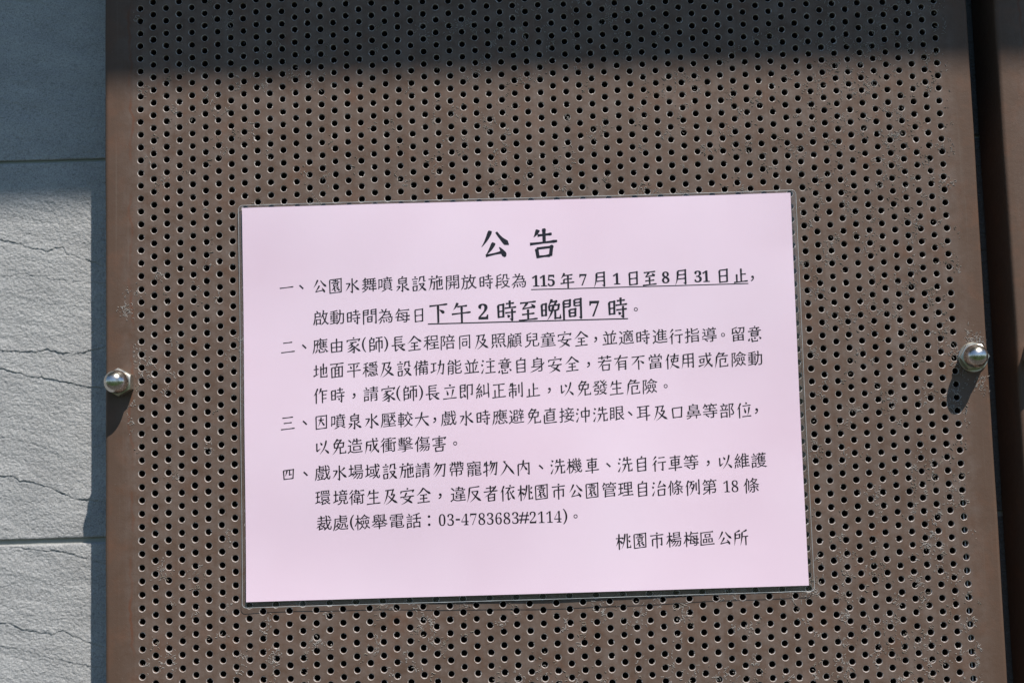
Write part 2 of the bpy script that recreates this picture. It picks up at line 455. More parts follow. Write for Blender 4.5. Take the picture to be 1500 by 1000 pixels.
# ------------------------------------------------------------------ perforated panel
DX, DY = 7.049, 7.060
HR, RO, TH = 1.66, 1.96, 2.2     # hole radius, outer radius of the pressed rim, sheet thickness
XL, XR = -19.6, 455.4
BR = 2.2                          # bend radius
YT, YB = 70.0, -430.0
ROW0, ROW1, NC = -5, 57, 63
NS = 18
def build_face():
    V = []; F3 = []; M3 = []
    ang = np.arange(NS) / NS * 2 * np.pi + 0.001
    # topology of one cell: outer six points (counter-clockwise), ring RO, ring HR (bevel), back ring
    hx, hy = DX / 2, DY / 2
    outer = np.array([(hx, 0), (hx, hy), (-hx, hy), (-hx, 0), (-hx, -hy), (hx, -hy)])
    oa = np.arctan2(outer[:, 1], outer[:, 0]) % (2 * np.pi)
    tri = []
    i = 0; j = 0
    O = lambda k: k % 6
    R = lambda k: 6 + k % NS
    while i < 6 or j < NS:
        ta = (oa[(i + 1) % 6] + (2 * np.pi if i + 1 >= 6 else 0)) if i < 6 else 99
        tb = (ang[(j + 1) % NS] + (2 * np.pi if j + 1 >= NS else 0)) if j < NS else 99
        if i < 6 and (ta <= tb or j >= NS):
            tri.append((O(i), O(i + 1), R(j))); i += 1
        else:
            tri.append((O(i), R(j + 1), R(j))); j += 1
    tri = np.array(tri)
    quads = []
    qm = []
    for lv in range(3):       # RO -> mid bevel -> HR -> back
        a = 6 + lv * NS; b = a + NS
        for k in range(NS):
            k2 = (k + 1) % NS
            quads.append((a + k, a + k2, b + k2, b + k)); qm.append(1 if lv < 2 else 0)
    quads = np.array(quads); nv = 6 + 4 * NS
    cells = []
    for c in range(NC):
        for r in range(ROW0, ROW1 + 1):
            cells.append((c * DX, -(r + (0.5 if c % 2 else 0)) * DY))
    cells = np.array(cells)
    n = len(cells)
    cs, sn = np.cos(ang), np.sin(ang)
    jit = 1 + rng.normal(0, 0.022, (n, NS)); jit = (jit + np.roll(jit, 1, 1) + np.roll(jit, -1, 1)) / 3
    lump = rng.random((n, NS)) < 0.035
    cj = rng.normal(0, 0.05, (n, 2)); sc = 1 + rng.normal(0, 0.018, (n, 1))
    A = np.zeros((n, nv, 3))
    A[:, :6, :2] = outer[None] + cells[:, None]
    def ring(rad, w, j2):
        out = np.zeros((n, NS, 3))
        out[..., 0] = cells[:, None, 0] + cj[:, None, 0] + cs * rad * j2 * sc
        out[..., 1] = cells[:, None, 1] + cj[:, None, 1] + sn * rad * j2 * sc
        out[..., 2] = w
        return out
    j0 = 1 + rng.normal(0, 0.03, (n, NS))
    A[:, 6:6 + NS] = ring(RO, 0.0, j0)
    A[:, 6 + NS:6 + 2 * NS] = ring(1.82, 0.10, jit)
    A[:, 6 + 2 * NS:6 + 3 * NS] = ring(HR, 0.36, jit * np.where(lump, 0.80, 1.0))
    A[:, 6 + 3 * NS:6 + 4 * NS] = ring(HR, TH, jit)
    base = (np.arange(n) * nv)[:, None, None]
    T = (tri[None] + base).reshape(-1, 3); Q = (quads[None] + base).reshape(-1, 4)
    mi = np.concatenate([np.zeros(len(T)), np.tile(qm, n)])
    Vv = A.reshape(-1, 3)
    # solid borders round the field
    xa, xb = -DX / 2, (NC - 1) * DX + DX / 2
    ya_e = -(ROW0) * DY + DY / 2; yb_e = -(ROW1) * DY - DY / 2       # even columns
    extra = []; eq = []
    def quad(x0, x1, y0, y1):
        k = len(Vv) + len(extra)
        extra.extend([(x0, y0, 0), (x1, y0, 0), (x1, y1, 0), (x0, y1, 0)]); eq.append((k, k + 1, k + 2, k + 3))
    quad(XL + BR, xa, YB, YT); quad(xb, XR - BR, YB, YT)
    for c in range(NC):
        o = DY / 2 if c % 2 else 0
        quad(c * DX - DX / 2, c * DX + DX / 2, ya_e - o, YT)
        quad(c * DX - DX / 2, c * DX + DX / 2, YB, yb_e - o)
    Vv = np.concatenate([Vv, np.array(extra)])
    eq = np.array(eq)
    return Vv, T, np.concatenate([Q, eq]), np.concatenate([mi, np.zeros(len(eq))])

PB = P(XL, 0, 0)
panel = empty("perforated_panel", PB)
tag(panel, "brown perforated steel panel that carries the pink notice, between the two domed nuts", "metal panel", "brown perforated steel panels on the tile wall")
fv, ft, fq, fm = build_face()
face = mesh_np("face_sheet", PW(fv), [ft, fq], None, panel, mats=[mat_panel, mat_rim], midx=fm)

def flange(side):
    """rounded bend and the side turned back towards the wall"""
    prof = []
    for k in range(9):
        a = math.pi / 2 * k / 8
        prof.append((BR * (1 - math.sin(a)), BR * (1 - math.cos(a))))      # inset from the outer side, depth
    prof.append((0.0, 32.0)); prof.append((1.8, 32.0)); prof.append((1.8, 3.0))
    ys = np.linspace(YB, YT, 60)
    V = []; F = []
    for y in ys:
        wv = 0.12 * math.sin(y / 37.0) + 0.05 * math.sin(y / 11.0)
        for i, (u, w) in enumerate(prof):
            uu = u + (wv if i > 3 else 0)
            V.append(((XL + uu) if side < 0 else (XR - uu), y, w))
    n = len(prof)
    for j in range(len(ys) - 1):
        for i in range(n - 1):
            a = j * n + i
            q = (a, a + 1, a + n + 1, a + n)
            F.append(q if side > 0 else q[::-1])
    o = mesh_np("side_flange", PW(V), [np.array(F)], mat_panel, panel, smooth=True)
    return o
fl1 = flange(-1); fl2 = flange(1)
for f_ in (fl1, fl2):
    # keep the fold crisp where the sheet ends
    sm = np.ones(len(f_.data.polygons), bool); n_ = 11
    idx = np.arange(len(sm)) % n_
    sm[idx >= 8] = False
    f_.data.polygons.foreach_set("use_smooth", sm)

mat_hole_shade = simple("hole_shade_black", (0.012, 0.012, 0.014), (0.022, 0.021, 0.022), 60, 0.9, 0.0, spec=0.1)
box_mm("hole_shade_sheet", XL + 3, XR - 3, YB + 1, YT - 1, 22.0, 23.5, mat_hole_shade, panel)  # added dark sheet, stands in for the shade seen through the holes
# a wire that shows through the last column of holes near the bottom
wv = []; wf = []
for k, y in enumerate(np.linspace(-280, -420, 30)):
    xc = 62 * DX + 0.75 + (y + 330) * 0.004
    for j in range(6):
        a = j / 6 * 2 * math.pi
        wv.append((xc + 0.38 * math.cos(a), y, 2.75 + 0.38 * math.sin(a)))
for k in range(29):
    for j in range(6):
        a = k * 6 + j; b2 = k * 6 + (j + 1) % 6
        wf.append((a, b2, b2 + 6, a + 6))
mesh_np("wire", PW(wv), [np.array(wf)], mat_wire, panel, smooth=True)

# ------------------------------------------------------------------ dried threads and crusts caught between the holes
def fibres(n_clusters, seed, dens, xr, yr, rad=(0.06, 0.12), per=(7, 20)):
    rg = random.Random(seed)
    V = []; F = []
    made = 0
    while made < n_clusters:
        cx = rg.uniform(*xr); cy = rg.uniform(*yr)
        if rg.random() > dens(cx, cy): continue
        made += 1
        sx = rg.uniform(0.8, 2.2); sy = rg.uniform(0.8, 3.2)
        th0 = rg.uniform(0, 6.28)
        for s in range(rg.randint(*per)):
            x = cx + rg.gauss(0, sx); y = cy + rg.gauss(0, sy)
            th = rg.gauss(th0, 1.2); R = rg.uniform(*rad); h = R * 0.6 + rg.random() * 0.15
            ns = rg.randint(3, 8); curv = rg.gauss(0, 0.6)
            pts = []
            for k in range(ns):
                pts.append((x, y, -h - 0.10 * abs(math.sin(k * 1.3 + s))))
                th += curv + rg.gauss(0, 0.35)
                st = rg.uniform(0.22, 0.42)
                x += math.cos(th) * st; y += math.sin(th) * st
            # drop runs that would hang over a hole
            bad = False
            if x > 443 and n_clusters > 50: continue
            if 53.5 < cx < 356 and -325 < cy < -112: continue
            for (px, py, pz) in pts:
                c = round(px / DX)
                o = 0.5 if c % 2 else 0.0
                r = round(-py / DY - o)
                if 0 <= c < NC and math.hypot(px - c * DX, py + (r + o) * DY) < HR + 0.15: bad = True
            if bad and rg.random() < 0.80: continue
            for k, (px, py, pz) in enumerate(pts):
                a = pts[max(k - 1, 0)]; b = pts[min(k + 1, ns - 1)]
                dx, dy = b[0] - a[0], b[1] - a[1]; L = math.hypot(dx, dy) or 1
                nx, ny = -dy / L, dx / L
                rr = R * (0.5 if k in (0, ns - 1) else 1.0)
                i0 = len(V)
                V.append((px + nx * rr, py + ny * rr, pz + rr * 0.7)); V.append((px - nx * rr, py - ny * rr, pz + rr * 0.7)); V.append((px, py, pz - rr))
                if k:
                    for j in range(3):
                        j2 = (j + 1) % 3
                        F.append((i0 - 3 + j, i0 - 3 + j2, i0 + j2, i0 + j))
    return V, F
def dn(x, y):
    d = 0.10 + 0.9 * max(0, (x - 60) / 390) ** 1.0 * 0.75
    if y < -300: d += 0.22
    if y > -110 and x < 200: d += 0.10
    d *= 0.35 + 1.3 * max(0, vnoise(np.array(x / 38.0), np.array(y / 30.0), 5) + 0.5)
    return d
V, F = fibres(900, 3, dn, (-2.5, 448), (-400, 60), rad=(0.06, 0.12), per=(8, 18))
o = mesh_np("thread_residue", PW(V), [np.array(F)], mat_web, panel); tag(o, kind="stuff")
V, F = fibres(600, 11, dn, (-3, 446), (-400, 60), rad=(0.08, 0.17), per=(4, 10))
o = mesh_np("dirt_residue", PW(V), [np.array(F)], mat_crust, panel); tag(o, kind="stuff")
# denser patches round the nuts and one by the left margin
V = []; F = []
for (cx, cy, n, sx, sy) in [(2, -196, 7, 6, 6), (-4, -222, 2, 3, 6), (448, -196, 4, 5, 3), (450, -219, 5, 2.5, 4), (437, -203, 6, 2, 4), (-7, -163, 4, 2.5, 5), (449, -196, 3, 2, 3)]:
    v, f = fibres(n, int(abs(cx * 7 + cy)), lambda x, y: 1, (cx - sx, cx + sx), (cy - sy, cy + sy))
    F.extend([tuple(i + len(V) for i in q) for q in f]); V.extend(v)
o = mesh_np("thread_residue", PW(V), [np.array(F)], mat_web, panel); tag(o, kind="stuff")

# neighbouring panel: same make, shares the meshes
OFF = (470.7 - XL) / 1000.0
p2 = panel.copy(); col.objects.link(p2); p2.location.x += OFF
p2["label"] = "brown steel panel cut off at the right edge beyond the dark gap"
for ch in list(panel.children):
    if ch.name.startswith("wire"): continue
    c2 = ch.copy(); col.objects.link(c2); c2.parent = p2

# ------------------------------------------------------------------ acorn nuts
def acorn_nut(X, Y, rot, washer_r, label, tilt=(0, 0)):
    base = Vector(P(X, Y, 0))
    root = empty("acorn_nut", base)
    tag(root, label, "acorn nut", "stainless acorn nuts holding the panels")
    mm = 0.001
    w0 = 0.0
    # washer
    if washer_r:
        V = []; F = []; n = 48
        prof = [(washer_r, 0.0), (washer_r, 0.9), (washer_r - 0.3, 1.2), (4.0, 1.2)]
        for k in range(n):
            a = k / n * 2 * math.pi
            for (r, h) in prof: V.append((r * math.cos(a) * mm, -h * mm, r * math.sin(a) * mm))
        for k in range(n):
            for i in range(3):
                a = k * 4 + i; b = ((k + 1) % n) * 4 + i
                F.append((a, a + 1, b + 1, b))
        o = mesh_np("washer", V, [np.array(F)], mat_hexsteel); o.parent = root
        o.rotation_euler = (0, 0, -math.radians(tilt[1]))
        w0 = 1.2
    # hexagonal body with the round chamfer cut by a cone
    AF = 13.0; R6 = AF / math.sqrt(3); HH = 6.6
    n = 72; V = []; F = []
    lv = 8
    for k in range(n):
        a = k / n * 2 * math.pi
        s = ((a - rot) % (math.pi / 3)) - math.pi / 6
        rh = (AF / 2) / math.cos(s)
        V.append((rh * 1.0 * math.cos(a), -w0, rh * math.sin(a)))
        zc = HH - (rh - AF / 2 * 0.985) * 0.62           # chamfer surface height at the flat
        V.append((rh * math.cos(a), -(w0 + zc), rh * math.sin(a)))
        r2 = AF / 2 * 0.95
        V.append((r2 * math.cos(a), -(w0 + HH + 0.02), r2 * math.sin(a)))
        V.append((5.6 * math.cos(a), -(w0 + HH + 0.12), 5.6 * math.sin(a)))
    for k in range(n):
        for i in range(3):
            a = k * 4 + i; b = ((k + 1) % n) * 4 + i
            F.append((a, a + 1, b + 1, b))
    o = mesh_np("hex_body", np.array(V) * mm, [np.array(F)], mat_hexsteel); o.parent = root
    # dome
    RD = 6.15; V = []; F = []; n = 64
    prof = [(RD * 0.97, HH - 0.2), (RD * 0.985, HH + 0.4), (RD, HH + 1.4), (RD, HH + 3.0)]
    for k in range(1, 15):
        a = math.pi / 2 * k / 15
        prof.append((RD * math.cos(a), HH + 3.0 + RD * 1.0 * math.sin(a)))
    m_ = len(prof)
    for k in range(n):
        a = k / n * 2 * math.pi
        for (r, h) in prof: V.append((r * math.cos(a), -(w0 + h), r * math.sin(a)))
    V.append((0, -(w0 + HH + 3.0 + RD), 0)); top = len(V) - 1
    for k in range(n):
        for i in range(m_ - 1):
            a = k * m_ + i; b = ((k + 1) % n) * m_ + i
            F.append((a, a + 1, b + 1, b))
    T = [(k * m_ + m_ - 1, top, ((k + 1) % n) * m_ + m_ - 1) for k in range(n)]
    o = mesh_np("dome", np.array(V) * mm, [np.array(F), np.array(T)], mat_steel, smooth=True); o.parent = root
    for o in root.children:
        me = o.data
        me.flip_normals() if False else None
    root.rotation_euler = (math.radians(tilt[0]), 0, math.radians(tilt[1]))
    return root
acorn_nut(-10.6, -205.3, math.radians(90), 0, "shiny domed steel nut at the panel's left edge beside the grey tiles", (0, 0))
acorn_nut(446.8, -204.7, math.radians(0), 8.0, "shiny domed steel nut on a wide washer at the panel's right edge", (0, -12))
acorn_nut(480.6, -204.7, math.radians(20), 0, "domed steel nut on the cut-off right panel, casting the dark shadow at its edge", (0, 0))

# ------------------------------------------------------------------ laminated notice
NX0, NY0 = 55.13, -112.83            # upper left corner of the sheet of paper on the panel
def wave(x, y):
    """gap between panel and sheet at paper coordinates (x right, y down negative), mm"""
    x = np.asarray(x, float); y = np.asarray(y, float)
    g = 1.45 + 0.70 * np.sin(x / 41.0 + y / 90.0) + 0.40 * np.sin(y / 23.0 + x / 130.0 + 1.0) + 0.10 * np.sin(x / 9.0 - y / 14.0)
    lift = np.clip((-y - 168) / 48.0, 0, 1.2)
    g = g + 1.5 * lift ** 2
    cr = np.clip((x - 262) / 40, 0, 1.3) * np.clip((y + 30) / 34, 0, 1.2)
    return g + 1.2 * cr
nroot = empty("laminated_notice", P(NX0, NY0, -1))
tag(nroot, "pink laminated notice with black Chinese text on the brown panel", "notice")
def notice_pts(x, y, lift):
    return np.stack([NX0 + x, NY0 + y, -(wave(x, y) + lift)], 1)

def sheet(name, x0, x1, y0, y1, lift, mat, rad=0.0, back=None, nx=60, ny=44):
    xs = np.linspace(0, 1, nx + 1)
    ys = np.linspace(y0, y1, ny + 1)
    if rad:
        t = np.linspace(0, 1, 9)
        c = rad * (1 - np.cos(t * np.pi / 2))
        ys = np.unique(np.concatenate([y0 + c, y1 - c, ys[(ys > y0 + rad) & (ys < y1 - rad)]]))
    PX = []; PY = []
    for y in ys:
        e = 0.0
        if rad:
            dd = min(y - y0, y1 - y)
            if dd < rad: e = rad - math.sqrt(max(rad * rad - (rad - dd) ** 2, 0))
        PX.append(x0 + e + xs * (x1 - x0 - 2 * e)); PY.append(np.full(nx + 1, y))
    PX = np.array(PX); PY = np.array(PY)
    n1, n2 = PX.shape
    idx = np.arange(n1 * n2).reshape(n1, n2)
    V = notice_pts(PX.ravel(), PY.ravel(), lift)
    F = np.stack([idx[:-1, :-1].ravel(), idx[:-1, 1:].ravel(), idx[1:, 1:].ravel(), idx[1:, :-1].ravel()], 1)
    Fs = [F]
    if back is not None:
        V2 = notice_pts(PX.ravel(), PY.ravel(), back)
        o0 = len(V)
        Fs.append(F[:, ::-1] + o0)
        b = np.concatenate([idx[0, :], idx[1:, -1], idx[-1, -2::-1], idx[-2:0:-1, 0]])
        Fs.append(np.stack([b, b + o0, np.roll(b, -1) + o0, np.roll(b, -1)], 1))
        V = np.concatenate([V, V2])
    return mesh_np(name, PW(V), Fs, mat, nroot, smooth=back is None)
sheet("paper", 0, 297, -210, 0, 0.10, mat_paper, back=0.0)
sheet("clear_film", -2.0, 299.9, -213.0, 1.4, 0.22, mat_film, rad=2.2, back=-0.10)

def film_edge():
    x0, x1, y0, y1, rd = -2.0, 299.9, -213.0, 1.4, 2.2
    pts = []
    def arc(cx, cy, a0):
        for k in range(9):
            a = a0 + math.pi / 2 * k / 8
            pts.append((cx + rd * math.cos(a), cy + rd * math.sin(a)))
    def run(ax, ay, bx, by, n):
        for k in range(1, n): pts.append((ax + (bx - ax) * k / n, ay + (by - ay) * k / n))
    arc(x1 - rd, y1 - rd, 0); run(x1 - rd, y1, x0 + rd, y1, 60)
    arc(x0 + rd, y1 - rd, math.pi / 2); run(x0, y1 - rd, x0, y0 + rd, 44)
    arc(x0 + rd, y0 + rd, math.pi); run(x0 + rd, y0, x1 - rd, y0, 60)
    arc(x1 - rd, y0 + rd, 1.5 * math.pi); run(x1, y0 + rd, x1, y1 - rd, 44)
    pts = np.array(pts); n = len(pts)
    tg = np.roll(pts, -1, 0) - np.roll(pts, 1, 0); tg /= np.hypot(tg[:, 0], tg[:, 1])[:, None]
    nm = np.stack([tg[:, 1], -tg[:, 0]], 1)
    base = notice_pts(pts[:, 0], pts[:, 1], 0.06)
    V = []; NSg = 6
    for k in range(NSg):
        a = k / NSg * 2 * math.pi
        q = base.copy(); rr = 0.09 + 0.06 * rng.random(n)
        q[:, :2] += nm * (rr * math.cos(a))[:, None]; q[:, 2] += rr * math.sin(a)
        V.append(q)
    V = np.concatenate(V); F = []
    for k in range(NSg):
        k2 = (k + 1) % NSg
        for i in range(n):
            j = (i + 1) % n
            F.append((k * n + i, k * n + j, k2 * n + j, k2 * n + i))
    mesh_np("film_edge", PW(V), [np.array(F)], mat_edge, nroot, smooth=True)
mat_edge = simple("cut_film_edge", (0.26, 0.27, 0.27), (0.62, 0.64, 0.65), 120, 0.3, 0.0)
film_edge()

# ---- lettering: outlines from the built-in font, reshaped towards a brush-script hand
_cache = {}
def outlines(ch):
    if ch in _cache: return _cache[ch]
    cu = bpy.data.curves.new("glyph", 'FONT'); cu.body = ch
    ob = bpy.data.objects.new("glyph", cu); col.objects.link(ob)
    dg = bpy.context.evaluated_depsgraph_get(); dg.update()
    oe = ob.evaluated_get(dg)
    c2 = ob.to_curve(dg)
    res = []
    for sp in c2.splines:
        bp = sp.bezier_points; n = len(bp); pts = []
        for i in range(n):
            a, b = bp[i], bp[(i + 1) % n]
            p0 = np.array(a.co[:2]); p1 = np.array(a.handle_right[:2]); p2_ = np.array(b.handle_left[:2]); p3 = np.array(b.co[:2])
            ch_ = p3 - p0; L = np.hypot(*ch_)
            if L < 1e-6: continue
            dev = max(abs(np.cross(ch_, p1 - p0)), abs(np.cross(ch_, p2_ - p0))) / L
            straight = dev < 0.004
            k = max(1, int(L / 0.09)) if straight else (4 if L > 0.08 else 2)
            for q in range(k):
                t = q / k
                if straight: pt = p0 + ch_ * t
                else: pt = (1 - t) ** 3 * p0 + 3 * t * (1 - t) ** 2 * p1 + 3 * t * t * (1 - t) * p2_ + t ** 3 * p3
                pts.append((pt[0], pt[1], math.sin(math.pi * t) * min(L / 0.35, 1.0) if straight else 0.3))
        res.append(np.array(pts))
    ob.to_curve_clear()
    bpy.data.objects.remove(ob); bpy.data.curves.remove(cu)
    _cache[ch] = res
    return res

def area(p):
    x, y = p[:, 0], p[:, 1]
    return 0.5 * np.sum(x * np.roll(y, -1) - np.roll(x, -1) * y)

BOXY = "日口四因同園面由目田自"
def reshape(ch, wh, wv, bone, kai=True):
    """wh / wv: growth of horizontal / vertical strokes per side (em), bone: waist taken out of long strokes"""
    out = []
    cs = outlines(ch)
    if not cs: return []
    big = max(cs, key=lambda p: abs(area(p)))
    sg = 1.0 if area(big) > 0 else -1.0
    allp = np.concatenate([c[:, :2] for c in cs])
    cx, cy = (allp.min(0) + allp.max(0)) / 2
    for c in cs:
        p = c[:, :2]; n = len(p)
        if n < 3: continue
        e = np.roll(p, -1, 0) - p
        L = np.hypot(e[:, 0], e[:, 1]) + 1e-9
        nr = np.stack([e[:, 1], -e[:, 0]], 1) / L[:, None] * sg            # outward
        d = wh * nr[:, 1] ** 2 + wv * nr[:, 0] ** 2
        n0 = np.roll(nr, 1, 0); d0 = np.roll(d, 1)
        dot = np.sum(n0 * nr, 1)
        avg = n0 + nr
        al = np.sum(avg * avg, 1) + 1e-9
        dm = (d0 + d) / 2 - bone * c[:, 2]
        off = avg * (dm * 2 / np.maximum(al, 0.7))[:, None]
        # different growth for the two sides of a right-angled corner
        right_ = np.abs(dot) < 0.35
        off[right_] = (n0 * d0[:, None] + nr * d[:, None])[right_]
        q = p + off
        if kai:
            turn = np.arctan2(np.roll(e, 1, 0)[:, 0] * e[:, 1] - np.roll(e, 1, 0)[:, 1] * e[:, 0], np.sum(np.roll(e, 1, 0) * e, 1)) * sg
            for i in range(n):
                j = (i + 1) % n
                if 0.040 < L[i] < 0.105 and turn[i] > 0.8 and turn[j] > 0.8 and L[i - 1] > 0.05 and L[j] > 0.05:
                    u = nr[i]; mid = (q[i] + q[j]) / 2
                    # a = the end of the cap on the upper / left side
                    ang = math.degrees(math.atan2(u[1], u[0]))
                    def scale(f_, ext):
                        q[i] = mid + (q[i] - mid) * f_ + u * ext; q[j] = mid + (q[j] - mid) * f_ + u * ext
                    up, lo = (i, j) if q[i][1] > q[j][1] else (j, i)
                    lf, rt = (i, j) if q[i][0] < q[j][0] else (j, i)
                    if abs(ang) < 22:                      # right end of a level stroke: pressed
                        q[up] += np.array([-0.012, 0.022]); q[lo] += np.array([0.014, -0.012])
                    elif abs(ang) > 158:                   # left end: light entry
                        q[up] += np.array([0.018, -0.004]); q[lo] += np.array([-0.006, 0.006])
                    elif 68 < ang < 112:                   # top of an upright: slanted head
                        q[lf] += np.array([-0.022, 0.018]); q[rt] += np.array([0.004, -0.016])
                    elif -112 < ang < -68:                 # foot of an upright: drawn out
                        scale(0.62, 0.018)
                    elif -158 <= ang <= -112:              # sweep down to the left: to a point
                        scale(0.18, 0.045)
                    elif -68 <= ang <= -22:                # press down to the right: foot and flick
                        q[up] += np.array([0.060, -0.012]); q[lo] += np.array([-0.020, -0.018])
                    else:
                        scale(1.12, 0.008)
            x = q[:, 0] - cx; y = q[:, 1] - cy
            sx, sy = 0.955, 0.965
            if ch in BOXY: sx, sy = 0.84, 0.93
            y = y * sy + 0.085 * x
            x = x * sx * (1.0 + 0.04 * (y < -0.1))
            q = np.stack([x, y], 1)
        else:
            q = q - np.array([cx, cy])
        out.append(q)
    return out

